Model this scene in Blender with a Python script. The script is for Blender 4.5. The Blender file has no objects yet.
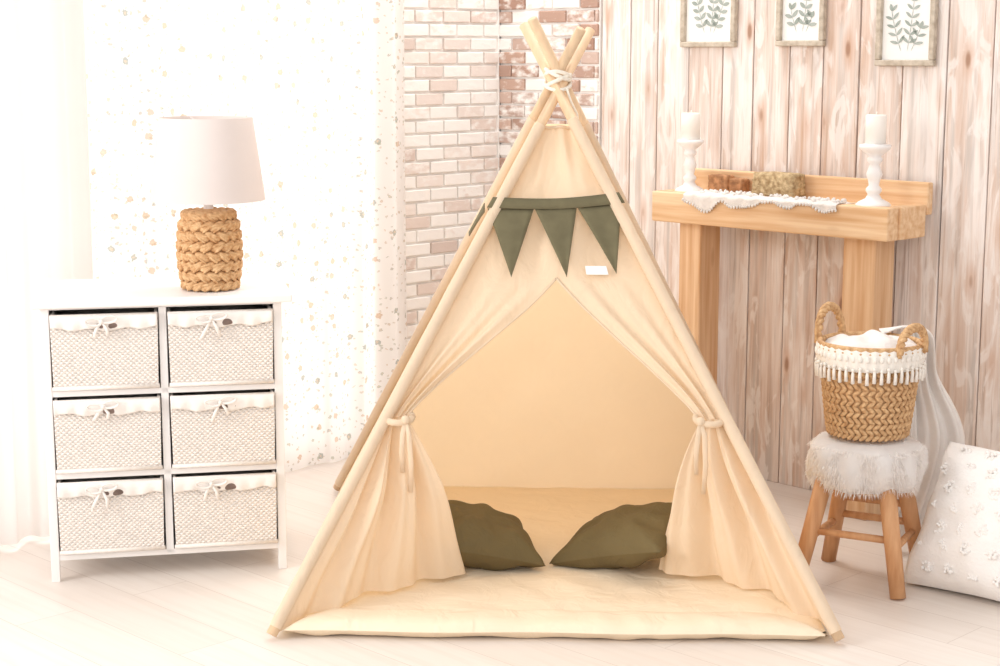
import bpy, math, random
from mathutils import Vector, Matrix, noise
random.seed(7)
pi=math.pi; sin=math.sin; cos=math.cos
scene=bpy.context.scene

def lin(c):
    r=[]
    for v in c[:3]:
        v=v/255.0
        r.append(v/12.92 if v<=0.04045 else ((v+0.055)/1.055)**2.4)
    return (r[0],r[1],r[2],1.0)

# ---------------------------------------------------------------- materials
def base_mat(name):
    m=bpy.data.materials.new(name); m.use_nodes=True
    nt=m.node_tree
    for n in list(nt.nodes): nt.nodes.remove(n)
    out=nt.nodes.new('ShaderNodeOutputMaterial')
    b=nt.nodes.new('ShaderNodeBsdfPrincipled')
    nt.links.new(b.outputs[0],out.inputs[0])
    return m,nt,b,out

def N(nt,t,**kw):
    n=nt.nodes.new(t)
    for k,v in kw.items(): setattr(n,k,v)
    return n

def mixc(nt,fac,a,b,blend='MIX'):
    n=nt.nodes.new('ShaderNodeMix'); n.data_type='RGBA'; n.blend_type=blend
    for i,v in ((0,fac),(6,a),(7,b)):
        if isinstance(v,(int,float)): n.inputs[i].default_value=v
        elif isinstance(v,tuple): n.inputs[i].default_value=v
        else: nt.links.new(v,n.inputs[i])
    return n.outputs[2]

def mth(nt,op,a,b=0.0):
    n=nt.nodes.new('ShaderNodeMath'); n.operation=op
    for i,v in ((0,a),(1,b)):
        if isinstance(v,(int,float)): n.inputs[i].default_value=v
        else: nt.links.new(v,n.inputs[i])
    return n.outputs[0]

def coords(nt,scale=(1,1,1)):
    tc=N(nt,'ShaderNodeTexCoord'); mp=N(nt,'ShaderNodeMapping')
    mp.inputs['Scale'].default_value=scale
    nt.links.new(tc.outputs['Object'],mp.inputs['Vector'])
    return mp.outputs[0]

def pbr(name,col,rough=0.7,var=0.08,scale=(12,12,12),nscale=1.0,bump=0.0,bscale=(200,200,200),bdist=0.002,trans=0.0,col2=None,spec=0.3,knots=None,dist=0.0):
    m,nt,b,out=base_mat(name)
    v=coords(nt,scale)
    nz=N(nt,'ShaderNodeTexNoise'); nz.inputs['Scale'].default_value=nscale; nz.inputs['Detail'].default_value=4
    nt.links.new(v,nz.inputs['Vector'])
    c=lin(col)
    lo=tuple(x*(1-var) for x in c[:3])+(1,) if col2 is None else lin(col2)
    hi=tuple(min(1,x*(1+var)) for x in c[:3])+(1,) if col2 is None else c
    rp=N(nt,'ShaderNodeMapRange'); rp.inputs[1].default_value=0.3; rp.inputs[2].default_value=0.7
    nt.links.new(nz.outputs[0],rp.inputs[0])
    colo=mixc(nt,rp.outputs[0],lo,hi)
    if knots:
        kv=coords(nt,knots); kn=N(nt,'ShaderNodeTexVoronoi'); kn.inputs['Scale'].default_value=1
        nt.links.new(kv,kn.inputs['Vector'])
        r2=N(nt,'ShaderNodeMapRange'); r2.inputs[1].default_value=.06; r2.inputs[2].default_value=.2; r2.inputs[3].default_value=.7; r2.inputs[4].default_value=0
        nt.links.new(kn.outputs['Distance'],r2.inputs[0])
        colo=mixc(nt,r2.outputs[0],colo,lin((176,118,76)))
    nt.links.new(colo,b.inputs['Base Color'])
    b.inputs['Roughness'].default_value=rough
    b.inputs['Specular IOR Level'].default_value=spec
    if bump>0:
        v2=coords(nt,bscale)
        n2=N(nt,'ShaderNodeTexNoise'); n2.inputs['Scale'].default_value=1; n2.inputs['Detail'].default_value=3
        n2.inputs['Distortion'].default_value=dist
        nt.links.new(v2,n2.inputs['Vector'])
        bp=N(nt,'ShaderNodeBump'); bp.inputs['Strength'].default_value=bump; bp.inputs['Distance'].default_value=bdist
        nt.links.new(n2.outputs[0],bp.inputs['Height']); nt.links.new(bp.outputs[0],b.inputs['Normal'])
    if trans>0:
        t=N(nt,'ShaderNodeBsdfTranslucent'); nt.links.new(colo,t.inputs[0])
        mx=N(nt,'ShaderNodeMixShader'); mx.inputs[0].default_value=trans
        nt.links.new(b.outputs[0],mx.inputs[1]); nt.links.new(t.outputs[0],mx.inputs[2])
        nt.links.new(mx.outputs[0],out.inputs[0])
    return m

M={}
M['canvas']=pbr('canvas_cream',(245,224,197),0.85,0.03,(4,4,4),bump=0.55,bscale=(16,16,9),bdist=0.012,trans=0.25,dist=1.2)
M['canvas_thin']=pbr('canvas_cream_walls',(253,234,202),0.85,0.02,(4,4,4),bump=0.5,bscale=(12,12,8),bdist=0.012,trans=0.48,dist=1.0)
M['canvas_mat']=pbr('canvas_mat',(246,227,200),0.85,0.03,(5,5,5),bump=0.7,bscale=(14,14,14),bdist=0.010,dist=1.0)
M['pole']=pbr('pole_wood',(230,198,162),0.6,0.10,(60,60,6),bump=0.2,bscale=(200,200,10))
M['olive']=pbr('olive_cloth',(112,97,64),0.8,0.08,(10,10,10),bump=0.6,bscale=(22,22,22),bdist=0.008,dist=1.0)
M['flag']=pbr('flag_cloth',(114,106,80),0.85,0.1,(30,30,30),bump=0.3,bscale=(900,900,900),bdist=0.0006)
M['white']=pbr('white_paint',(243,239,237),0.45,0.015,(5,5,5))
M['wicker']=pbr('white_wicker',(239,231,224),0.6,0.07,(120,120,120))
M['liner']=pbr('liner_cloth',(242,236,231),0.85,0.03,(20,20,20),bump=0.4,bscale=(60,60,60),bdist=0.004)
M['dark']=pbr('slot_shade',(130,112,104),0.8,0.3,(30,30,30))  # dark tone standing in for shade inside the basket handle holes
M['shade']=pbr('lamp_shade',(230,220,216),0.85,0.01,(20,20,20),bump=0.2,bscale=(600,600,600),bdist=0.0005,trans=0.15)
M['hyacinth']=pbr('water_hyacinth',(228,190,144),0.65,0.3,(90,90,90),bump=0.6,bscale=(300,300,60),col2=(186,138,92))
M['seagrass']=pbr('seagrass',(224,186,140),0.65,0.3,(110,110,110),bump=0.4,bscale=(300,300,60),col2=(178,134,92))
M['macrame']=pbr('macrame_white',(242,236,228),0.9,0.05,(80,80,80),bump=0.5,bscale=(300,300,300),bdist=0.002)
M['fur']=pbr('white_fur',(252,248,245),0.9,0.02,(60,60,60),trans=0.35)
M['throw']=pbr('white_throw',(246,240,235),0.95,0.02,(20,20,20),bump=0.5,bscale=(90,90,90),bdist=0.004,trans=0.12,spec=0.1)
M['cushion']=pbr('white_cushion',(246,241,237),0.9,0.02,(20,20,20),bump=0.6,bscale=(150,150,150),bdist=0.004)
M['stoolwood']=pbr('stool_wood',(220,170,126),0.5,0.15,(60,60,6),bump=0.2,bscale=(200,200,10),col2=(196,140,96))
M['pine_h']=pbr('pine_horizontal',(240,209,172),0.55,0.2,(3,60,60),bump=0.3,bscale=(10,160,160),col2=(214,168,122),knots=(4.5,14,14))
M['pine_v']=pbr('pine_vertical',(240,207,170),0.55,0.2,(60,60,3),bump=0.3,bscale=(160,160,10),col2=(212,164,120),knots=(14,14,4.5))
M['candle']=pbr('candle_wax',(248,243,236),0.4,0.02)
M['ceramic']=pbr('white_ceramic',(244,240,238),0.35,0.015,spec=0.5)
M['moss']=pbr('rough_wood_bark',(224,200,160),0.9,0.4,(70,70,70),bump=1,bscale=(90,90,90),bdist=0.01,col2=(146,116,78))
M['bark']=pbr('bark_wood',(206,152,108),0.8,0.3,(60,60,60),bump=0.8,bscale=(90,90,90),bdist=0.006,col2=(140,98,68))
M['lace']=pbr('lace',(246,240,235),0.9,0.05,(80,80,80),bump=0.8,bscale=(220,220,220),bdist=0.004,trans=0.2)
M['frame']=pbr('frame_wood',(206,194,178),0.7,0.2,(60,60,60),bump=0.4,bscale=(100,100,100),col2=(172,158,140))
M['paper']=pbr('print_paper',(240,238,235),0.8,0.01)
M['leaf']=pbr('leaf_print',(146,156,148),0.8,0.25,(30,30,30),col2=(180,186,180))
M['rope']=pbr('rope',(245,236,222),0.85,0.1,(100,100,100),bump=0.5,bscale=(300,300,300))
M['label']=pbr('label_white',(250,248,246),0.8,0.01)
M['wallpaint']=pbr('wall_paint',(246,240,236),0.8,0.01,(2,2,2))
M['sheer']=pbr('sheer_curtain',(238,233,229),0.9,0.02,(3,3,3),trans=0.45)

# plank wall
def plank_mat():
    m,nt,b,out=base_mat('whitewashed_planks')
    at=N(nt,'ShaderNodeAttribute'); at.attribute_name='tone'
    sp=N(nt,'ShaderNodeSeparateColor'); nt.links.new(at.outputs['Color'],sp.inputs[0])
    tc=N(nt,'ShaderNodeTexCoord')
    off=N(nt,'ShaderNodeVectorMath',operation='MULTIPLY_ADD'); nt.links.new(at.outputs['Color'],off.inputs[0])
    off.inputs[1].default_value=(7,7,7); nt.links.new(tc.outputs['Object'],off.inputs[2])
    def nz(scale,detail=5,dist=0.0):
        mp=N(nt,'ShaderNodeMapping'); mp.inputs['Scale'].default_value=scale
        nt.links.new(off.outputs[0],mp.inputs['Vector'])
        n=N(nt,'ShaderNodeTexNoise'); n.inputs['Scale'].default_value=1; n.inputs['Detail'].default_value=detail
        n.inputs['Distortion'].default_value=dist
        nt.links.new(mp.outputs[0],n.inputs['Vector']); return n.outputs[0]
    def rng(v,a,b_,c,d):
        r=N(nt,'ShaderNodeMapRange'); 
        for i,x in enumerate((a,b_,c,d)): r.inputs[i+1].default_value=x
        nt.links.new(v,r.inputs[0]); return r.outputs[0]
    grain=nz((55,55,2.6),7,1.0); patch=nz((13,13,3.0),6,0.6); fine=nz((150,150,4),4,0.5); big=nz((4,4,2.2),3,0.2)
    w=mth(nt,'ADD',mth(nt,'MULTIPLY',grain,0.9),mth(nt,'MULTIPLY',patch,0.9))
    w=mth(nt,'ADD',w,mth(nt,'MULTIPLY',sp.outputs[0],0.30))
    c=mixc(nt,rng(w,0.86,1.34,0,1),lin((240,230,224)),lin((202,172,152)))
    c=mixc(nt,rng(nz((40,40,1.6),6,0.6),0.50,0.66,0,.7),c,lin((194,185,179)))
    c=mixc(nt,rng(fine,0.60,0.70,0,.55),c,lin((170,144,128)))
    c=mixc(nt,rng(nz((22,22,6),6,1.2),0.53,0.60,0,.6),c,lin((242,235,231)))
    mp=N(nt,'ShaderNodeMapping'); mp.inputs['Scale'].default_value=(12,12,4.2)
    nt.links.new(off.outputs[0],mp.inputs['Vector'])
    vo=N(nt,'ShaderNodeTexVoronoi'); vo.inputs['Scale'].default_value=1
    nt.links.new(mp.outputs[0],vo.inputs['Vector'])
    c=mixc(nt,rng(vo.outputs['Distance'],0.05,0.28,.7,0),c,lin((198,156,128)))
    c=mixc(nt,rng(vo.outputs['Distance'],0.06,0.12,.75,0),c,lin((150,110,86)))
    nt.links.new(c,b.inputs['Base Color']); b.inputs['Roughness'].default_value=0.75
    bp=N(nt,'ShaderNodeBump'); bp.inputs['Strength'].default_value=0.6; bp.inputs['Distance'].default_value=0.004
    nt.links.new(grain,bp.inputs['Height']); nt.links.new(bp.outputs[0],b.inputs['Normal'])
    return m
M['planks']=plank_mat()

def brick_mat():
    m,nt,b,out=base_mat('whitewashed_brick')
    at=N(nt,'ShaderNodeAttribute'); at.attribute_name='tone'
    sp=N(nt,'ShaderNodeSeparateColor'); nt.links.new(at.outputs['Color'],sp.inputs[0])
    v=coords(nt,(28,28,50)); nz=N(nt,'ShaderNodeTexNoise'); nz.inputs['Scale'].default_value=1; nz.inputs['Detail'].default_value=5
    nt.links.new(v,nz.inputs['Vector'])
    f=mth(nt,'ADD',sp.outputs[0],mth(nt,'MULTIPLY',mth(nt,'SUBTRACT',nz.outputs[0],0.5),1.5))
    mr=N(nt,'ShaderNodeMapRange'); mr.inputs[1].default_value=0.4; mr.inputs[2].default_value=0.75
    nt.links.new(f,mr.inputs[0])
    red=mixc(nt,sp.outputs[1],lin((196,162,144)),lin((164,126,108)))
    pale=mixc(nt,sp.outputs[2],red,lin((242,234,228)))
    c=mixc(nt,mr.outputs[0],lin((243,239,235)),pale)
    nt.links.new(c,b.inputs['Base Color']); b.inputs['Roughness'].default_value=0.85
    bp=N(nt,'ShaderNodeBump'); bp.inputs['Strength'].default_value=0.6; bp.inputs['Distance'].default_value=0.004
    nt.links.new(nz.outputs[0],bp.inputs['Height']); nt.links.new(bp.outputs[0],b.inputs['Normal'])
    return m
M['brick']=brick_mat()

def floor_mat():
    m,nt,b,out=base_mat('pale_laminate')
    tc=N(nt,'ShaderNodeTexCoord')
    mp=N(nt,'ShaderNodeMapping'); mp.inputs['Rotation'].default_value=(0,0,math.radians(45))
    nt.links.new(tc.outputs['Object'],mp.inputs['Vector'])
    br=N(nt,'ShaderNodeTexBrick'); br.offset=0.37
    br.inputs['Scale'].default_value=1; br.inputs['Brick Width'].default_value=1.1; br.inputs['Row Height'].default_value=0.15
    br.inputs['Mortar Size'].default_value=0.0012; br.inputs['Mortar Smooth'].default_value=0.3
    br.inputs['Color1'].default_value=lin((236,227,219)); br.inputs['Color2'].default_value=lin((230,219,210)); br.inputs['Mortar'].default_value=lin((208,195,185))
    nt.links.new(mp.outputs[0],br.inputs['Vector'])
    mp2=N(nt,'ShaderNodeMapping'); mp2.inputs['Scale'].default_value=(2.5,45,1)
    nt.links.new(mp.outputs[0],mp2.inputs['Vector'])
    nz=N(nt,'ShaderNodeTexNoise'); nz.inputs['Scale'].default_value=1; nz.inputs['Detail'].default_value=5; nt.links.new(mp2.outputs[0],nz.inputs['Vector'])
    mr=N(nt,'ShaderNodeMapRange'); mr.inputs[1].default_value=0.45; mr.inputs[2].default_value=0.75; mr.inputs[4].default_value=0.4
    nt.links.new(nz.outputs[0],mr.inputs[0])
    c=mixc(nt,mr.outputs[0],br.outputs[0],lin((216,202,190)))
    nt.links.new(c,b.inputs['Base Color']); b.inputs['Roughness'].default_value=0.33
    b.inputs['Specular IOR Level'].default_value=0.4
    return m
M['floor']=floor_mat()

def floral_mat():
    m,nt,b,out=base_mat('floral_curtain')
    tc=N(nt,'ShaderNodeTexCoord'); s=N(nt,'ShaderNodeSeparateXYZ'); nt.links.new(tc.outputs['Object'],s.inputs[0])
    cb=N(nt,'ShaderNodeCombineXYZ'); nt.links.new(s.outputs[0],cb.inputs[0]); nt.links.new(s.outputs[2],cb.inputs[1])
    nz=N(nt,'ShaderNodeTexNoise'); nz.inputs['Scale'].default_value=130
    nt.links.new(cb.outputs[0],nz.inputs['Vector'])
    wob=N(nt,'ShaderNodeVectorMath',operation='MULTIPLY_ADD'); nt.links.new(nz.outputs['Color'],wob.inputs[0]); wob.inputs[1].default_value=(.014,.014,0); nt.links.new(cb.outputs[0],wob.inputs[2])
    def layer(scale,rad,keep,c,colset,alpha):
        v=N(nt,'ShaderNodeTexVoronoi'); v.voronoi_dimensions='2D'; v.inputs['Scale'].default_value=scale
        nt.links.new(wob.outputs[0],v.inputs['Vector'])
        sc=N(nt,'ShaderNodeSeparateColor'); nt.links.new(v.outputs['Color'],sc.inputs[0])
        k=mth(nt,'MULTIPLY',mth(nt,'LESS_THAN',v.outputs['Distance'],rad),mth(nt,'GREATER_THAN',sc.outputs[0],keep))
        rp=N(nt,'ShaderNodeValToRGB'); rp.color_ramp.interpolation='CONSTANT'
        els=rp.color_ramp.elements
        els[0].position=0; els[0].color=lin(colset[0]); els[1].position=1/len(colset); els[1].color=lin(colset[1])
        for i in range(2,len(colset)):
            e=els.new(i/len(colset)); e.color=lin(colset[i])
        nt.links.new(sc.outputs[1],rp.inputs[0])
        ctr=mth(nt,'LESS_THAN',v.outputs['Distance'],rad*0.4)
        rc=mixc(nt,mth(nt,'MULTIPLY',ctr,0.7),rp.outputs[0],lin((225,185,130)))
        return mixc(nt,mth(nt,'MULTIPLY',k,alpha),c,rc)
    c=lin((246,243,240))
    c=layer(16,0.14,0.50,c,[(200,160,116),(138,140,122),(204,170,140),(130,138,128),(200,158,124)],.60)
    c=layer(32,0.14,0.55,c,[(150,158,134),(186,160,130),(146,142,132)],.50)
    c=layer(55,0.16,0.55,c,[(180,168,148),(158,164,148),(196,170,144)],.45)
    nt.links.new(c,b.inputs['Base Color']); b.inputs['Roughness'].default_value=0.9
    t=N(nt,'ShaderNodeBsdfTranslucent'); nt.links.new(c,t.inputs[0])
    mx=N(nt,'ShaderNodeMixShader'); mx.inputs[0].default_value=0.55
    nt.links.new(b.outputs[0],mx.inputs[1]); nt.links.new(t.outputs[0],mx.inputs[2]); nt.links.new(mx.outputs[0],out.inputs[0])
    return m
M['floral']=floral_mat()

# ---------------------------------------------------------------- mesh builder
class MB:
    def __init__(s): s.v=[]; s.f=[]; s.c=[]
    def add(s,vs,fs,col=None):
        o=len(s.v); s.v+= [Vector(v) for v in vs]
        for f in fs: s.f.append([i+o for i in f]); s.c.append(col)
    def box(s,x0,x1,y0,y1,z0,z1,col=None):
        s.add([(x0,y0,z0),(x1,y0,z0),(x1,y1,z0),(x0,y1,z0),(x0,y0,z1),(x1,y0,z1),(x1,y1,z1),(x0,y1,z1)],
              [(0,3,2,1),(4,5,6,7),(0,1,5,4),(1,2,6,5),(2,3,7,6),(3,0,4,7)],col)
    def tube(s,pts,r,seg=10,flat=1.0,cap=True,up=None):
        pts=[Vector(p) for p in pts]; n=len(pts)
        vs=[];fs=[]
        prev=None
        for i,p in enumerate(pts):
            t=(pts[min(i+1,n-1)]-pts[max(i-1,0)])
            if t.length<1e-9: t=Vector((0,0,1))
            t.normalize()
            if prev is None:
                a=Vector(up) if up else (Vector((0,0,1)) if abs(t.z)<0.9 else Vector((1,0,0)))
            else: a=prev
            a=(a-t*a.dot(t)); a.normalize(); prev=a
            bb=t.cross(a)
            rr=r[i] if isinstance(r,(list,tuple)) else r
            for k in range(seg):
                an=2*pi*k/seg
                vs.append(p+a*cos(an)*rr*flat+bb*sin(an)*rr)
        for i in range(n-1):
            for k in range(seg):
                k2=(k+1)%seg
                fs.append((i*seg+k,i*seg+k2,(i+1)*seg+k2,(i+1)*seg+k))
        if cap:
            fs.append(tuple(range(seg-1,-1,-1))); fs.append(tuple((n-1)*seg+k for k in range(seg)))
        s.add(vs,fs)
    def ell(s,c,rad,rot=None,seg=8,rings=6,col=None):
        c=Vector(c); vs=[];fs=[]
        R=rot if rot is not None else Matrix.Identity(3)
        for j in range(1,rings):
            th=pi*j/rings
            for k in range(seg):
                ph=2*pi*k/seg
                vs.append(c+R@Vector((rad[0]*sin(th)*cos(ph),rad[1]*sin(th)*sin(ph),rad[2]*cos(th))))
        top=len(vs); vs.append(c+R@Vector((0,0,rad[2]))); bot=len(vs); vs.append(c+R@Vector((0,0,-rad[2])))
        for j in range(rings-2):
            for k in range(seg):
                k2=(k+1)%seg
                fs.append((j*seg+k,(j+1)*seg+k,(j+1)*seg+k2,j*seg+k2))
        for k in range(seg):
            k2=(k+1)%seg
            fs.append((top,k,k2)); fs.append((bot,(rings-2)*seg+k2,(rings-2)*seg+k))
        s.add(vs,fs,col)
    def lathe(s,prof,c=(0,0,0),seg=32,cap0=False,cap1=False,mod=None):
        c=Vector(c); vs=[];fs=[]
        for i,(r,z) in enumerate(prof):
            for k in range(seg):
                an=2*pi*k/seg
                rr=r if mod is None else r+mod(an,z,i)
                vs.append(c+Vector((rr*cos(an),rr*sin(an),z)))
        for i in range(len(prof)-1):
            for k in range(seg):
                k2=(k+1)%seg
                fs.append((i*seg+k,i*seg+k2,(i+1)*seg+k2,(i+1)*seg+k))
        if cap0: fs.append(tuple(range(seg-1,-1,-1)))
        if cap1: fs.append(tuple((len(prof)-1)*seg+k for k in range(seg)))
        s.add(vs,fs)
    def grid(s,fn,nu,nv):
        vs=[];fs=[]
        for j in range(nv+1):
            for i in range(nu+1): vs.append(Vector(fn(i/nu,j/nv)))
        for j in range(nv):
            for i in range(nu):
                a=j*(nu+1)+i; fs.append((a,a+1,a+nu+2,a+nu+1))
        s.add(vs,fs)
    def obj(s,name,mat,parent=None,smooth=True,loc=(0,0,0),rotz=0.0,bevel=0,solid=0,subsurf=0,shift=None,rot=None):
        me=bpy.data.meshes.new(name)
        vs=s.v if shift is None else [v-Vector(shift) for v in s.v]
        me.from_pydata([tuple(v) for v in vs],[],s.f); me.update()
        if any(c is not None for c in s.c):
            ca=me.color_attributes.new('tone','FLOAT_COLOR','CORNER')
            for p in me.polygons:
                c=s.c[p.index] or (0,0,0,1)
                for li in p.loop_indices: ca.data[li].color=c
        ob=bpy.data.objects.new(name,me); scene.collection.objects.link(ob)
        if mat: me.materials.append(mat)
        for p in me.polygons: p.use_smooth=smooth
        ob.location=loc; ob.rotation_euler=rot if rot else (0,0,rotz)
        if parent: ob.parent=parent
        if bevel:
            md=ob.modifiers.new('b','BEVEL'); md.width=bevel; md.segments=2; md.limit_method='ANGLE'
        if solid:
            md=ob.modifiers.new('s','SOLIDIFY'); md.thickness=solid; md.offset=0
        if subsurf:
            md=ob.modifiers.new('ss','SUBSURF'); md.levels=subsurf; md.render_levels=subsurf
        return ob

def root(name,loc=(0,0,0),rotz=0.0):
    e=bpy.data.objects.new(name,None); scene.collection.objects.link(e)
    e.location=loc; e.rotation_euler=(0,0,rotz); e.empty_display_size=0.1
    return e
def lerp(a,b,t): return Vector(a)*(1-t)+Vector(b)*t
def nz3(p,s=1.0): return noise.noise(Vector(p)*s)

# ---------------------------------------------------------------- room
C=(0.0,5.62,0.0); R45=math.radians(45)
RW=dict(loc=C,rotz=-R45); LW=dict(loc=C,rotz=R45)   # local x along wall, local y into the wall
b=MB(); b.box(-6,6,-6,6,-0.05,0); b.obj('floor',M['floor'],smooth=False,loc=(0,2.5,0))

b=MB(); b.box(-0.1,3.6,0.022,0.12,0,2.5); b.obj('wall_right',M['wallpaint'],smooth=False,**RW)
b=MB(); x=0.445
while x<3.5:
    w=random.uniform(0.105,0.14)
    t=random.random()*0.75
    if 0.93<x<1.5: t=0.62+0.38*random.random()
    if x<0.9: t=0.15+0.4*random.random()
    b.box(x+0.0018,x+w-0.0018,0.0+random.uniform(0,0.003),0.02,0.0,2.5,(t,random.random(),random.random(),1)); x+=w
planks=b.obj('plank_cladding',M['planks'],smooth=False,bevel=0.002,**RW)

def bricks(bb,x0,x1,redness,lefty):
    rh=0.043; z=0.0; row=0
    while z<2.5:
        x=x0-(0.06 if row%2 else 0)
        while x<x1:
            a=max(x,x0)+0.003; e=min(x+0.12,x1)-0.003
            if e-a>0.01:
                t=random.random(); t=1.0*(t<redness)*random.uniform(0.55,0.95)+ (t>=redness)*random.uniform(0,0.35)
                d=random.uniform(0,0.004)
                pale=random.random()*.3 if not lefty else random.uniform(.5,.95)  # left face paler: whitewash plus window glare put into the colour
                bb.box(a,e,-0.006-d,0.01,z+0.003,z+rh-0.004,(t,random.random(),pale,1))
            x+=0.12
        z+=rh; row+=1
    bb.box(x0,x1,0.0,0.02,0,2.5,(0,0,0,1))
bc=root('brick_cladding',C)
b=MB(); bricks(b,0.0,0.437,0.60,False); b.obj('right_face',M['brick'],bc,smooth=False,bevel=0.003,rotz=-R45)
b=MB(); bricks(b,-0.56,-0.012,0.40,True); b.box(-.013,-.0035,-.004,.018,0,2.5,(0,0,0,1)); b.obj('left_face',M['brick'],bc,smooth=False,bevel=0.003,rotz=R45)
b=MB(); y0,y1=0.022,0.16
b.box(-0.53,0.1,y0,y1,0,2.5); b.box(-3.6,-3.0,y0,y1,0,2.5); b.box(-3.0,-0.53,y0,y1,2.3,2.5); b.box(-3.0,-0.53,y0,y1,0,0.05)
b.obj('wall_left',M['wallpaint'],smooth=False,**LW)
b=MB()
for xx in (-3.0,-2.22,-1.44,-0.59): b.box(xx,xx+0.05,0.06,0.12,0.05,2.3)
for zz in (0.05,2.25): b.box(-3.0,-0.53,0.06,0.12,zz,zz+0.05)
b.obj('window_1',M['white'],smooth=False,**LW)
def curtain(name,x0,x1,n0,amp,freq,mat,lean=0.0,seed=0):
    b=MB()
    def fn(u,v):
        z=0.012+v*2.4; x=x0+(x1-x0)*u+lean*(1-v)*u
        ph=u*freq*2*pi
        a=amp*(0.65+0.35*sin(u*7+seed))
        y=-n0+a*sin(ph+0.6*sin(ph*0.37+seed)+0.25*v)+0.4*a*sin(2.3*ph+seed)*(0.5+0.5*v)+0.01*nz3((u*6,v*2,seed))
        x+=0.006*sin(2*ph+seed)
        return (x,y,z)
    b.grid(fn,260,40)
    return b.obj(name,mat,**LW)
curtain('floral_curtain',-1.72,-0.48,0.06,0.016,9,M['floral'],seed=1)
curtain('sheer_curtain',-2.6,-1.62,0.15,0.030,8,M['sheer'],lean=-0.03,seed=4)
b=MB(); b.tube([(-2.9,-0.1,2.43),(-0.45,-0.1,2.43)],0.012); b.obj('curtain_rod',M['white'],**LW)

# ---------------------------------------------------------------- tent
TR=(0.128,4.08,0.0)
tent=root('teepee_tent',TR)
FL=Vector((-.488,3.477,0)); FR=Vector((.72,3.445,0)); BR=Vector((.745,4.67,0)); BL=Vector((-.464,4.705,0))
A=Vector((.138,4.085,1.160))
nF=Vector((0,-.889,.457))
TT=0.925
def edge(c,t): return lerp(c,A,t)
def S(s,t,d=0.0): return lerp(edge(FL,t),edge(FR,t),s)+nF*d
def side_panel(name,c0,c1,sag=0.02,seed=0):
    b=MB()
    nn=(c1-c0).cross(A-c0); nn.normalize()
    def fn(u,v):
        t=0.006+(TT-0.006)*v
        p=lerp(edge(c0,t),edge(c1,t),u)
        w=sin(pi*u)*(1-t)
        ctr=Vector((.13,4.08,p.z))
        inn=(ctr-p); inn.z=0; 
        if inn.length>1e-6: inn.normalize()
        return p+inn*(sag*w)+nn*(0.014*w*nz3((u*3+seed,v*5,seed))+0.006*w*nz3((u*9+seed,v*9,seed)))
    b.grid(fn,40,40); b.obj(name,M['canvas_thin'],tent,shift=TR)
side_panel('canvas_left',BL,FL,0.012,1); side_panel('canvas_right',FR,BR,0.012,2); side_panel('canvas_back',BR,BL,0.01,3)
TO=0.632; TI=0.378
b=MB()
def wrk(s,t):
    w=sin(pi*max(0,min(1,s)))
    return -0.004*w+0.016*w*nz3((s*4,t*8,5))+0.007*w*nz3((s*9,t*14,5))
def fu(u,v):
    t=TO+(TT-TO)*v
    return S(u,t,wrk(u,t))
b.grid(fu,48,30)
sL,sR=0.055,0.925
def eL(t): return sL+(0.5-sL)*max(0,(t-TI)/(TO-TI))**1.45
def eR(t): return sR-(sR-0.5)*max(0,(t-TI)/(TO-TI))**1.45
def folds(u,g,seed): return (0.013*sin(u*2*pi*2.5+seed)+0.006*sin(u*2*pi*5+seed*2))*g
def flu(u,v):
    t=TI+(TO-TI)*v; s=u*eL(t)
    g=sin(pi*min(1,u*1.0)*0.5)*(1-v)**0.7*(0.3+0.7*min(1,v*5))
    return S(s,t,folds(u,g,0.5)-0.004*u*(1-v)+wrk(s,t)*v)
def fru(u,v):
    t=TI+(TO-TI)*v; s=1-u*(1-eR(t))
    g=sin(pi*min(1,u)*0.5)*(1-v)**0.7*(0.3+0.7*min(1,v*5))
    return S(s,t,folds(u,g,1.3)-0.004*u*(1-v)+wrk(s,t)*v)
b.grid(flu,40,40)
b.grid(lambda u,v:fru(1-u,v),40,40)
b.obj('canvas_front',M['canvas'],tent,shift=TR)
b=MB()
b.tube([Vector(flu(1,k/30))+nF*.001 for k in range(31)],.0032,6)
b.tube([Vector(fru(1,k/30))+nF*.001 for k in range(31)],.0032,6)
b.tube([Vector(S(k/20,TT-.004,.002+wrk(k/20,TT))) for k in range(21)],.004,6)
b.obj('canvas_hems',M['canvas'],tent,shift=TR)
def flap(corner,tie_s,G,ctrl,seed,sgn):
    T=S(tie_s,TI); P0=edge(corner,TI)
    nn=(corner-T).cross(G-T); nn.normalize()
    if nn.y>0: nn=-nn
    def fn(a,bv):
        hemp=((1-a)**2)*corner+2*a*(1-a)*ctrl+a*a*G
        hemp=Vector((hemp.x,hemp.y,0.012+(G.z-0.012)*min(1,a*2.5)))
        topp=lerp(P0,T,a)
        e=bv
        base=lerp(topp,hemp,e)
        bulge=0.012*sin(pi*e)
        k=min(1,a*6)
        f=(0.024*sin(a*2*pi*3.3+seed+0.8*e)+0.010*sin(a*2*pi*7+seed*2+e))*min(1,e*2.2+0.12)*k*(1-.35*e)
        f+=0.014*nz3((a*2.5,e*2.5,seed))*k
        edgein=Vector((0,0,0))
        if a>0.5: edgein=Vector((sgn*0.008*sin(pi*e)*(a-.5)*2,0,0))
        return base+nn*(f+bulge*k)+edgein
    m=MB(); m.grid(fn,100,50); return m
GL=Vector((-.084,3.80,.048)); GR=Vector((.355,3.80,.048))
m1=flap(FL,sL,GL,(FL+GL)*0.5+Vector((0.0,0.02,0)),0.4,1)
m1.obj('flap_left',M['canvas'],tent,shift=TR)
m2=flap(FR,sR,GR,Vector((.60,3.76,.05)),1.9,-1)
m2.obj('flap_right',M['canvas'],tent,shift=TR)
b=MB(); bp=MB()
offs={0:Vector((.004,-.018,0)),1:Vector((-.004,-.024,0)),2:Vector((.020,.014,0)),3:Vector((-.018,.018,0))}
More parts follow.
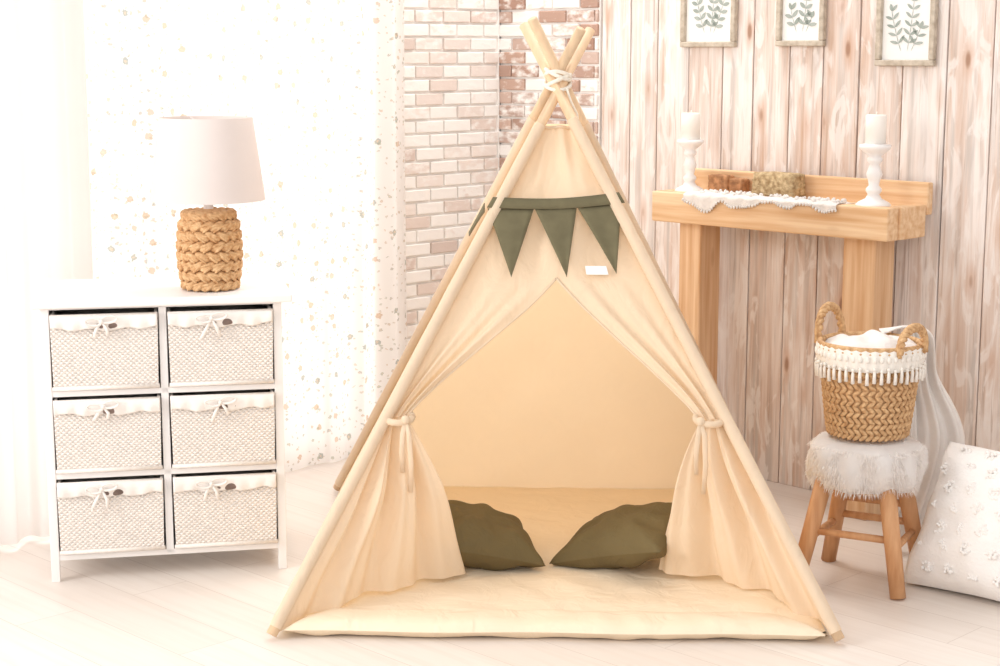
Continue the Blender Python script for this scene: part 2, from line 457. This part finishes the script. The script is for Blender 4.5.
for i,c in enumerate((FL,FR,BR,BL)):
    off=offs[i]; rad=(Vector((c.x,c.y,0))-Vector((A.x,A.y,0))).normalized()
    top=A+off
    foot=c+rad*0.004+Vector((0,0,0.012))
    tip=top+(top-foot)*(0.120+0.010*((i*7)%3))
    bp.tube([foot,tip],0.0122,12)
    n=20; pts=[]; rr=[]
    for k in range(n+1):
        t=0.012+(TT+0.012*(i%2)-0.012)*k/n
        pts.append(lerp(foot,top,t)); rr.append(0.0142+0.0010*nz3((k*0.9,i,0)))
    b.tube(pts,rr,12,cap=False)
b.obj('pole_sleeves',M['canvas'],tent,shift=TR)
bp.obj('poles',M['pole'],tent,shift=TR)
b=MB()
for k in range(4):
    pts=[]
    for j in range(25):
        an=2*pi*j/24; pts.append(A+Vector((.030*cos(an),.034*sin(an),.010+.008*k+.014*sin(an+k*1.7))))
    b.tube(pts,0.005,6)
b.tube([A+Vector((.02,-.03,0)),A+Vector((.03,-.035,-.03)),A+Vector((.045,-.03,-.06)),A+Vector((.05,-.03,-.09))],0.003,6)
b.obj('rope_lashing',M['rope'],tent,shift=TR)
b=MB()
for sx,sg in ((sL,-1),(sR,1)):
    T=S(sx*0.6 if sg<0 else 1-(1-sx)*0.6,TI)
    pts=[]
    for j in range(21):
        an=2*pi*j/20; pts.append(T+Vector((.030*cos(an),.032*sin(an),.006*sin(an))))
    b.tube(pts,0.008,8,flat=1.0)
    T=S(sx,TI)
    q=T+Vector((0.0,-.03,0))
    for dx,ln in ((-.006,.12),(.008,.165)):
        b.tube([q,q+Vector((dx,-.012,-.03)),q+Vector((dx*1.5,-.008,-ln*.6)),q+Vector((dx*1.2,.0,-ln))],[.005,.006,.006,.005],8,flat=0.3,up=(0,-1,0))
    b.ell(q,(.011,.01,.011))
b.obj('tie_bands',M['canvas'],tent,shift=TR)
# mat
b=MB()
def matfn(sign):
    def fn(u,v):
        U=-1+2*u; V=-1+2*v
        p=lerp(lerp(FL,FR,u),lerp(BL,BR,u),v)
        ctr=Vector((.128,4.08,0)); p=ctr+(p-ctr)*0.965
        e=((1-U**8)*(1-V**8))**0.35 if abs(U)<1 and abs(V)<1 else 0
        z=0.018+ (0.018*e+0.008*nz3((u*5,v*5,2))*e+0.005*nz3((u*14,v*14,2))*e if sign>0 else -0.014*e)
        return (p.x,p.y,z)
    return fn
b.grid(matfn(1),90,90); b.grid(matfn(-1),20,20)
def ff(sgn):
    def fn(u,v):
        p0=lerp(FL+Vector((.020,-.002,0)),FR+Vector((-.020,-.002,0)),u)
        p1=lerp(FL+Vector((.115,.115,0)),FR+Vector((-.115,.12,0)),u)
        p=lerp(p0,p1,v)
        e=max(0,(1-abs(2*v-1)**3))**.5*max(0,(1-abs(2*u-1)**30))**.5
        z=.021+sgn*.020*e+.005*e*nz3((u*12,v*1.5,4))+.002*e*sin(u*60+3*sin(u*9))*(1-v)
        p.y+=.004*sin(u*17)*(1-v)
        return (p.x,p.y,z)
    return fn
b.grid(ff(1),120,16); b.grid(ff(-1),60,8)
b.obj('floor_mat',M['canvas_mat'],tent,shift=TR)
b=MB(); 
b.grid(lambda u,v: S(.655+.115*u,.636+.016*v,.009),2,2)
b.obj('label',M['label'],tent,shift=TR,smooth=False)

# bunting
bunt=root('bunting_garland',TR)
b=MB()
tr=0.757
def rib(u,v):
    s=-0.055+1.11*u
    t=tr-0.006*sin(pi*u)+0.020*v+0.010*u
    return S(s,t,0.021+0.004*abs(2*u-1))
b.grid(rib,40,2)
def wrapl(u,v):
    q=lerp(edge(FL,tr+.0-.02*u),edge(BL,tr-.09*u),u*0.8)+Vector((-.022,-.02*(1-u),0))
    return q+Vector((0,0,.022*v*(1-.5*u)))
b.grid(wrapl,10,1)
def flag(s0,s1,st,t0,t0b,t1,ph):
    a=S(s0,t0,.019); c=S(s1,t0b,.019); tip=S(st,t1,.022)
    def fn(u,v):
        p=lerp(lerp(a,c,u),tip,v)
        return p+nF*(0.006*sin(u*pi*1.5+ph)*v*(1-v)*2+.006*v*sin(ph+2))
    b.grid(fn,8,12)
flag(-.05,.315,.27,.757,.756,.626,0); flag(.325,.655,.55,.756,.758,.628,1); flag(.665,1.03,.81,.758,.768,.636,2)
b.obj('flags',M['flag'],bunt,shift=TR,solid=0.002)

# pillows
def cushion_mesh(w,d,h,seed,n=44,p=0.42,pinch=0.07,wr=0.006):
    b=MB()
    def mk(sg):
        def fn(u,v):
            U=-1+2*u; V=-1+2*v
            x=U*w/2*(1-pinch*(1-V*V)); y=V*d/2*(1-pinch*(1-U*U))
            e=max(0,(1-U*U)*(1-V*V))**p
            z=sg*h/2*e
            z+=sg*wr*e*nz3((U*2.2+seed,V*2.2,sg))
            z+=wr*0.8*e*sin((abs(U)-abs(V))*9+seed)*(U*U*V*V)
            z+=wr*.5*e*sin(math.atan2(V,U)*9+seed)*(U*U+V*V)
            return (x,y,z)
        return fn
    b.grid(mk(1),n,n); b.grid(lambda u,v:mk(-1)(1-u,v),n,n)
    return b
r=cushion_mesh(.30,.25,.12,3,p=.42,wr=.014,pinch=.09); r.obj('olive_pillow',M['olive'],loc=(-.062,3.925,.102),rot=(math.radians(9),math.radians(13),math.radians(16)))
r=cushion_mesh(.31,.27,.12,9,p=.42,wr=.014,pinch=.09); r.obj('olive_pillow.001',M['olive'],loc=(.310,3.915,.104),rot=(math.radians(10),math.radians(-15),math.radians(-34)))

# ---------------------------------------------------------------- dresser
ds=root('basket_dresser',(-1.066,3.871,0),math.radians(11.5))
W,D,H=.557,.34,.68
b=MB()
for x in (0,W-.02):
    for y in (0,D-.02): b.box(x,x+.02,y,y+.02,0,H-.02)
    b.box(x+.004,x+.016,.02,D-.02,.055,H-.02)
b.box(W/2-.009,W/2+.009,0.002,D-.01,.055,H-.02)
for z in (.052,.25,.448): b.box(.01,W-.01,.002,D-.01,z,z+.014)
b.box(.01,W-.01,D-.015,D-.008,.055,H-.02)
b.box(.01,W-.01,.002,D-.01,H-.026,H-.02)
b.obj('frame',M['white'],ds,smooth=False,bevel=.0015)
b=MB(); b.box(-.018,W+.025,-.022,D+.012,H-.02,H); b.obj('top_board',M['white'],ds,smooth=False,bevel=.004)
bw=.246
rows=[(.067,.170),(.265,.170),(.463,.174)]
wk=MB(); ln=MB(); dk=MB(); bw_=MB()
for ci,x0 in enumerate((.0213,.2897)):
    for ri,(z0,h) in enumerate(rows):
        z0+=.001
        def wf(u,v):
            ins=.003*(1-v)
            x=x0+ins+(bw-2*ins)*u; z=z0+h*v
            nr=30; row=v*nr; j=int(min(row,nr-1e-6)); fr=row-j
            y=-.004-.0024*sin(u*pi*38+pi*(j%2))-.0024*abs(sin(pi*fr))
            return (x,y,z)
        wk.grid(wf,152,120)
        for xx in (x0+.003,x0+bw-.003):
            wk.grid(lambda u,v,xx=xx:(xx,-.002+u*.29,z0+h*v),6,22)
        wk.box(x0+.008,x0+bw-.008,0,.29,z0,z0+.004)
        wk.tube([(x0,-.006,z0+.005),(x0+bw,-.006,z0+.005)],.005,8)
        wk.tube([(x0,-.004,z0+h),(x0+bw,-.004,z0+h)],.006,8); wk.tube([(x0+.004,0,z0+h),(x0+.004,.29,z0+h)],.004,6); wk.tube([(x0+bw-.004,0,z0+h),(x0+bw-.004,.29,z0+h)],.004,6)
        lh=.026
        def lf(u,v):
            dr=.005*sin(u*pi)+.003*sin(u*19+ri*2+ci)
            if v<.7:
                q=v/.7; return (x0+.001+(bw-.002)*u,-.013-.0025*sin(u*40+ri*3+ci)*(1-q)-.003*sin(pi*q),z0+h-lh-dr+ (lh+dr+.003)*q)
            q=(v-.7)/.3; return (x0+.001+(bw-.002)*u,-.013+.03*q,z0+h+.003-.003*q)
        ln.grid(lf,60,12)
        ln.grid(lambda u,v:(x0+.006+(bw-.012)*u,.02+.26*v,z0+h-.018+.010*nz3((u*4,v*4,ri+ci*3))),14,8)
        cx=x0+bw/2; cz=z0+h-.020
        dk.ell((cx+.006,-.0140,cz),(.027,.0035,.009),seg=14,rings=8)  # solid dark oval painted as the shaded handle hole
        bx=cx-.016+random.uniform(-.02,.012); bz=z0+h-.010
        for sg in (-1,1):
            pts=[]
            for k in range(13):
                an=2*pi*k/12; pts.append((bx+sg*(.018-.018*cos(an)),-.021-.004*sin(an/2),bz+.008*sin(an)+sg*.003+.004*(1-cos(an))*.5))
            bw_.tube(pts,.0036,6,flat=.5)
            L=random.uniform(.03,.05)
            bw_.tube([(bx,-.022,bz),(bx+sg*.012,-.023,bz-L*.5),(bx+sg*.02+random.uniform(-.012,.006),-.020,bz-L)],[.002,.0045,.005],6,flat=.4,up=(0,-1,0))
        bw_.ell((bx,-.024,bz),(.005,.004,.005))
wk.obj('wicker_baskets',M['wicker'],ds); ln.obj('basket_liners',M['liner'],ds,solid=.0015); dk.obj('handle_slot_shade',M['dark'],ds); bw_.obj('ribbon_bows',M['liner'],ds)

# lamp
lp=root('table_lamp',(-.700,4.055,.6825))
b=MB()
nrow=8; hh=.19
def rad(z): 
    q=z/hh; return .057+.012*sin(pi*min(1,max(0,q*0.95+.03)))-.004*(q>.93)
for j in range(nrow):
    z=(j+.5)*hh/nrow; R=rad(z)
    n=17
    for k in range(n):
        an=2*pi*(k+.5*(j%2))/n
        rot=Matrix.Rotation(an,3,'Z')@Matrix.Rotation(math.radians(62 if j%2 else -62),3,'X')
        b.ell((R*cos(an),R*sin(an),z),(.0105,.0098+.0012*random.random(),.0200),rot,12,8)
        for sg in (-1,1):
            rot2=rot@Matrix.Rotation(sg*.25,3,'X')
            o=rot@Vector((.005,sg*.0045,0))
            b.ell((R*cos(an)+o.x,R*sin(an)+o.y,z+o.z),(.0068,.0045,.0175),rot2,8,7)
b.lathe([(.03,.0),(.056,.002),(.067,hh*.3),(.067,hh*.7),(.056,hh-.005),(.02,hh+.002)],seg=24,cap0=True,cap1=True)
for v in b.v:
    if v.z<0: v.z=0
b.obj('woven_base',M['hyacinth'],lp)
b=MB(); b.lathe([(.012,hh-.002),(.012,hh+.012),(.008,hh+.014),(.008,hh+.04)],seg=16,cap1=True); 
for k in range(3):
    an=2*pi*k/3; b.tube([(0,0,.385),(.108*cos(an),.108*sin(an),.405)],.0015,6)
b.tube([(0,0,.22),(0,0,.385)],.004,8)
b.obj('lamp_stem',M['white'],lp)
b=MB(); b.lathe([(.137,.213),(.1365,.216),(.111,.406),(.1105,.409)],seg=64); b.obj('shade',M['shade'],lp)
b=MB(); b.ell((0,0,.27),(.025,.025,.035),seg=14,rings=10); b.obj('bulb',M['ceramic'],lp)

# ---------------------------------------------------------------- mantel (local RW, y=-n)
mr=root('wooden_mantel',C,-R45)
b=MB()
b.box(.840,1.625,-.222,-.170,.764,.850)
b.box(.846,1.620,-.170,-.026,.822,.842)
b.box(.840,1.635,-.048,-.024,.822,.907)
b.box(1.592,1.632,-.17,-.05,.765,.850); b.box(.840,.866,-.17,-.05,.765,.850)
b.obj('shelf_beams',M['pine_h'],mr,smooth=False,bevel=.004)
b=MB()
b.box(.897,.897+.078,-.165,-.070,0,.822)
b.box(1.455,1.455+.10,-.165,-.070,0,.822)
b.obj('posts',M['pine_v'],mr,smooth=False,bevel=.005)
def RWp(u,n,z): 
    k=.70710678; return (C[0]+u*k-n*k, C[1]-u*k-n*k, z)
def candlestick(name,u,n,sc,cs=1.0):
    r=root(name,RWp(u,n,.843))
    b=MB()
    pr=[(.0,0),(.042,0),(.043,.008),(.036,.014),(.020,.022),(.014,.032),(.019,.040),(.019,.046),(.012,.054),(.015,.068),(.020,.080),(.015,.094),(.011,.104),(.018,.112),(.018,.118),(.014,.124),(.030,.136),(.038,.144),(.038,.152),(.024,.154),(0,.154)]
    b.lathe([(a*sc,z*sc) for a,z in pr],seg=32); b.obj('holder',M['ceramic'],r)
    b=MB(); t=.154*sc+.075*cs
    b.lathe([(.0,.153*sc),(.027*cs,.154*sc),(.027*cs,t-.003),(.025*cs,t),(0,t-.002)],seg=24); b.tube([(0,0,t-.002),(.001,0,t+.008)],.001,6); b.obj('candle',M['candle'],r)
candlestick('white_candlestick',.906,.132,1.0); candlestick('white_candlestick.001',1.538,.157,1.08,1.0)
b=MB()
def mb(cx,cy,cz,sx,sy,sz,seed):
    m=MB(); m.ell((0,0,0),(1,1,1),seg=36,rings=26)
    out=[]
    for v in m.v:
        k=max(abs(v.x),abs(v.y),abs(v.z)); q=v/ (k**.92)
        d=1+.06*nz3((v.x*4+seed,v.y*4,v.z*4))+.05*nz3((v.x*10+seed,v.y*10,v.z*10))
        out.append((cx+q.x*sx*d,cy+q.y*sy*d,cz+q.z*sz*d))
    b.add(out,m.f)
mb(1.19,-.094,.843+.037,.072,.032,.034,2)
b.obj('rough_bark_block',M['moss'],**RW)
b=MB(); mb(.985,-.085,.843+.028,.034,.022,.026,5); mb(1.035,-.075,.843+.024,.030,.02,.022,8)
b.obj('bark_slices',M['bark'],**RW)
b=MB()
def lf(u,v):
    x=.962+.51*u
    hang=.006+.020*abs(sin(u*12))+.012*sin(u*5+1)+.014*nz3((u*9,0,4))
    L=[(.142+.006*sin(u*11),.846),(.18,.848+.002*sin(u*30)),(.218,.853),(.2275,.850),(.2275,.850-max(.004,hang))]
    q=v*4; i=min(3,int(q)); f=q-i
    n=L[i][0]*(1-f)+L[i+1][0]*f; z=L[i][1]*(1-f)+L[i+1][1]*f
    z+=.004*(1+nz3((u*22,v*3,1))) if v<.5 else 0
    n+=.0025*(1+sin(u*60))*(v>.75)
    return (x,-n,z)
b.grid(lf,200,20)
for k in range(60):
    u=k/59; x,y,z=lf(u,1.0); b.ell((x,y-.002,z-.001),(.0032,.003,.004),seg=6,rings=4)
for k in range(110):
    u=random.random(); b.ell((.968+.49*u,-.15-.065*random.random(),.855),(.004+.004*random.random(),.005,.004+.004*random.random()),seg=6,rings=4)
b.obj('lace_runner',M['lace'],solid=.001,**RW)

def picture(name,u,w,z0,h,kind):
    r=root(name,RWp(u,0.0,z0),-R45)
    b=MB(); t=.016
    b.box(-w/2,w/2,-.018,0,0,t); b.box(-w/2,w/2,-.018,0,h-t,h); b.box(-w/2,-w/2+t,-.018,0,t,h-t); b.box(w/2-t,w/2,-.018,0,t,h-t)
    b.obj('frame',M['frame'],r,smooth=False,bevel=.003)
    b=MB(); b.box(-w/2+t,w/2-t,-.006,-.001,t,h-t); b.obj('print',M['paper'],r,smooth=False)
    b=MB()
    def blade(x,z,an,L,wd):
        n=8; vs=[];fs=[]
        for i in range(n+1):
            q=i/n; ww=wd*sin(pi*q)**.8; c=Vector((x+cos(an)*L*q,0,z+sin(an)*L*q)); p=Vector((-sin(an),0,cos(an)))
            vs.append((c.x+p.x*ww,-.0075,c.z+p.z*ww)); vs.append((c.x-p.x*ww,-.0075,c.z-p.z*ww))
        for i in range(n): fs.append((2*i,2*i+1,2*i+3,2*i+2))
        b.add(vs,fs)
    for s0,lean in ((-.03,.35),(.008,-.15),(.03,-.45)):
        x=s0*.5; z=t+.022; an=pi/2+lean
        for k in range(9):
            x2=x+cos(an)*.022; z2=z+sin(an)*.022
            if z2>h-t-.02 or abs(x2)>w/2-t-.025: break
            blade(x,z,an,.024,.0009)
            for sg in (-1,1): 
                an2=an+sg*1.0; L=.028-.001*k
                if abs(x2+cos(an2)*L)<w/2-t-.004: blade(x2,z2,an2,L,.0055 if kind!=2 else .004)
            x,z=x2,z2; an-=lean*.08
        blade(x,z,an,.02,.005)
    b.obj('botanical_leaves',M['leaf'],r,smooth=False)
picture('botanical_picture_frame',.867,.200,1.258,.28,0)
picture('botanical_picture_frame.001',1.190,.160,1.260,.27,1)
picture('botanical_picture_frame.002',1.525,.178,1.208,.30,2)

# ---------------------------------------------------------------- stool
sc_=Vector((.868,3.905,0)); st=root('fur_stool',sc_,math.radians(-28))
b=MB()
feet=[(-.125,-.115),(.118,-.115),(.115,.105),(-.115,.105)]
for fx,fy in feet:
    b.tube([(fx,fy,0.002),(fx*.60,fy*.66,.26)],[.0185,.021],14)
def lp_(f,z): k=1-.38*z/.26; return (f[0]*k,f[1]*k,z)
for i,z in ((0,.13),(2,.13),(1,.11),(3,.11)):
    f0=feet[i]; f1=feet[(i+1)%4]
    b.tube([lp_(f0,z),lp_(f1,z)],.009,10)
b.tube([lp_(feet[2],.175),lp_(feet[3],.175)],.009,10)
b.obj('legs',M['stoolwood'],st)
b=MB(); b.lathe([(0,.245),(.105,.245),(.112,.255),(.112,.275),(.10,.285),(0,.285)],seg=32); b.obj('seat_board',M['stoolwood'],st)
b=MB(); b.lathe([(0,.238),(.118,.238),(.132,.255),(.138,.290),(.132,.325),(.115,.342),(0,.346)],seg=48,mod=lambda a,z,i:.006*sin(5*a+z*40)+.004*sin(11*a) if i>0 and i<6 else 0)
b.obj('fur_core',M['fur'],st)
b=MB()
for k in range(9000):
    a=random.uniform(0,2*pi)
    if random.random()<.75:
        z=random.uniform(.236,.338); R=.122+.012*sin(pi*(z-.236)/.11)+.006*sin(5*a+z*40)
        p=Vector((R*cos(a),R*sin(a),z)); d=Vector((cos(a),sin(a),random.uniform(-2.8,-.8)))
    else:
        R=.130*math.sqrt(random.random()); p=Vector((R*cos(a),R*sin(a),.343-.02*(R/.132)**4)); d=Vector((cos(a)+random.uniform(-.8,.8),sin(a)+random.uniform(-.8,.8),.15))
    d+=Vector((random.uniform(-.4,.4),random.uniform(-.4,.4),random.uniform(-.3,.3))); d.normalize()
    L=random.uniform(.007,.014); s_=d.cross(Vector((random.random(),random.random(),random.random()))); s_.normalize(); s_*=.0012
    q=p+d*L*.55; e=p+d*L+Vector((0,0,-.004))
    b.add([p-s_,p+s_,q+s_*.8,q-s_*.8,e],[(0,1,2,3),(3,2,4)])
b.obj('fur_strands',M['fur'],st)

# woven basket
bk=root('seagrass_basket',(.873,3.925,.354))
def br_(z): q=z/.215; return .092+.026*q**.8
b=MB()
rh=.0135; nr=15
for j in range(nr):
    z=(j+.5)*rh; R=br_(z); n=40
    for k in range(n):
        an=2*pi*k/n
        rot=Matrix.Rotation(an,3,'Z')@Matrix.Rotation((1 if j%2 else -1)*math.radians(52),3,'X')
        b.ell((R*cos(an),R*sin(an),z),(.0045,.0058,.0125),rot,6,5)
b.lathe([(0,.002),(.088,.002),(.091,.01),(.105,.11),(.115,.205)],seg=40)
for dz in (.208,.217):
    pts=[(br_(.215)*cos(2*pi*k/48),br_(.215)*sin(2*pi*k/48),dz) for k in range(49)]
    b.tube(pts,.0065,8,cap=False)
def handle(a0,out,hh_):
    for st_ in (0,1,2):
        pts=[]
        for k in range(61):
            q=k/60; an=pi*q
            tx=.046*cos(an); z=.205+hh_*max(0,sin(an))**.75
            ph=q*28+st_*2*pi/3
            r_=.0058
            rr=.117+out*sin(an)+r_*cos(ph)
            p=Vector((rr,tx,z+r_*sin(ph)))
            pts.append(Matrix.Rotation(a0,3,'Z')@p)
        b.tube(pts,.0058,7)
handle(math.radians(132),.006,.084); handle(math.radians(-50),.006,.062)
b.obj('woven_body',M['seagrass'],bk)
b=MB()
b.lathe([(.118,.165),(.121,.172),(.125,.195),(.125,.212),(.120,.222),(.114,.218)],seg=144,mod=lambda a,z,i:.0018*sin(36*a)+(.003*sin(72*a) if i in (0,) else 0))
for k in range(48):
    an=2*pi*k/48; R=.121
    p=Vector((R*cos(an),R*sin(an),0)); o=Vector((cos(an),sin(an),0))
    zt=.170+.004*(k%2)
    b.tube([p+o*.003+Vector((0,0,zt)),p+o*.005+Vector((0,0,zt-.010)),p+o*.003+Vector((0,0,zt-.030-.004*random.random()))],[.0022,.0038,.0046],6)
    b.ell(p+o*.004+Vector((0,0,zt)),(.0045,.0045,.0045),seg=7,rings=5)
    b.ell(p+o*.005+Vector((0,0,.196)),(.004,.0055,.008),Matrix.Rotation(an,3,'Z'),seg=7,rings=5)
b.obj('macrame_trim',M['macrame'],bk)
b=MB()
def clo(u,v):
    an=u*2*pi; R=.112*v
    return (R*cos(an),R*sin(an),.208+.026*(1-v*v)+.020*nz3((R*cos(an)*22,R*sin(an)*22,3)))
b.grid(clo,48,16); b.obj('cloth_filling',M['throw'],bk)

# throw draped from the basket rim, behind the stool
b=MB()
Lp=[(.915,3.985,.582),(.990,4.04,.580),(1.012,4.09,.43),(1.01,4.11,.25),(.965,4.12,.03)]
Rp=[(.915,4.030,.585),(1.035,4.05,.580),(1.080,4.09,.46),(1.170,4.12,.28),(1.12,4.15,.03)]
def cr(P,t):
    q=t*(len(P)-1); i=min(len(P)-2,int(q)); f=q-i
    p0=Vector(P[max(0,i-1)]);p1=Vector(P[i]);p2=Vector(P[i+1]);p3=Vector(P[min(len(P)-1,i+2)])
    return .5*((2*p1)+(p2-p0)*f+(2*p0-5*p1+4*p2-p3)*f*f+(3*p1-p0-3*p2+p3)*f**3)
def th(u,v):
    p=lerp(cr(Lp,v),cr(Rp,v),u); return p+Vector((.3,-.9,0))*((.012*sin(u*2*pi*2.5+v*2)+.006*sin(u*2*pi*6+v*5)+.012*nz3((u*3,v*5,8)))*(min(1,v*3)))
b.grid(th,70,60); b.obj('white_throw_blanket',M['throw'],solid=.004)

# tufted floor cushion
cu=cushion_mesh(.46,.37,.18,5,p=.36,pinch=.05,wr=.018)
for i in range(-3,4):
    for j in range(-3,4):
        U=(i+.5*(j%2))*.27+random.uniform(-.02,.02); V=j*.27+random.uniform(-.02,.02)
        if abs(U)>.85 or abs(V)>.85: continue
        e=((1-U*U)*(1-V*V))**.36
        px=U*.23*(1-.05*(1-V*V)); py=V*.185*(1-.05*(1-U*U)); pz=.090*e+.018*e*nz3((U*2.2+5,V*2.2,1))
        for q in range(18):
            an=random.uniform(0,2*pi); rr=.015*math.sqrt(random.random())
            cu.ell((px+rr*cos(an),py+rr*sin(an),pz-.001),(.0045,.0045,.005),seg=7,rings=5)
cu.obj('tufted_white_cushion',M['cushion'],loc=(1.190,3.775,.160),rot=(math.radians(56),math.radians(0),math.radians(-43)))

# ---------------------------------------------------------------- lights
w=bpy.data.worlds.new('World'); scene.world=w; w.use_nodes=True
bg=w.node_tree.nodes['Background']; bg.inputs[0].default_value=(1.0,.990,.980,1); bg.inputs[1].default_value=0.95
def area(name,loc,target,sx,sy,e,col):
    l=bpy.data.lights.new(name,'AREA'); l.shape='RECTANGLE'; l.size=sx; l.size_y=sy; l.energy=e; l.color=col
    o=bpy.data.objects.new(name,l); scene.collection.objects.link(o); o.location=loc
    o.rotation_euler=(Vector(target)-Vector(loc)).to_track_quat('-Z','Y').to_euler()
    return o
area('added_left_key',(-3.0,2.6,1.7),(0.3,4.0,0.5),1.6,1.6,75,(1,.985,.965))  # added key from the left; no window stands here
area('daylight_outside',(-2.2,5.9,1.4),(-.9,4.6,1.0),2.2,2.2,52,(1,.99,.98))
area('added_front_fill',(-0.6,-0.6,2.3),(0.2,4.2,0.4),2.0,1.4,26,(1,.985,.97))  # added fill from behind the camera, lifts the front
area('added_top_fill',(0.3,5.0,2.6),(0.15,4.6,0.3),1.2,0.7,28,(1,.985,.96))  # added fill above the tent, brightens its back panel

cam=bpy.data.cameras.new('camera'); co=bpy.data.objects.new('camera',cam); scene.collection.objects.link(co)
co.location=(0,0,1.25); co.rotation_euler=(math.radians(90-9.5),0,0); cam.lens=60.9; cam.sensor_width=36
scene.camera=co
scene.view_settings.view_transform='Standard'
scene.view_settings.look='None'
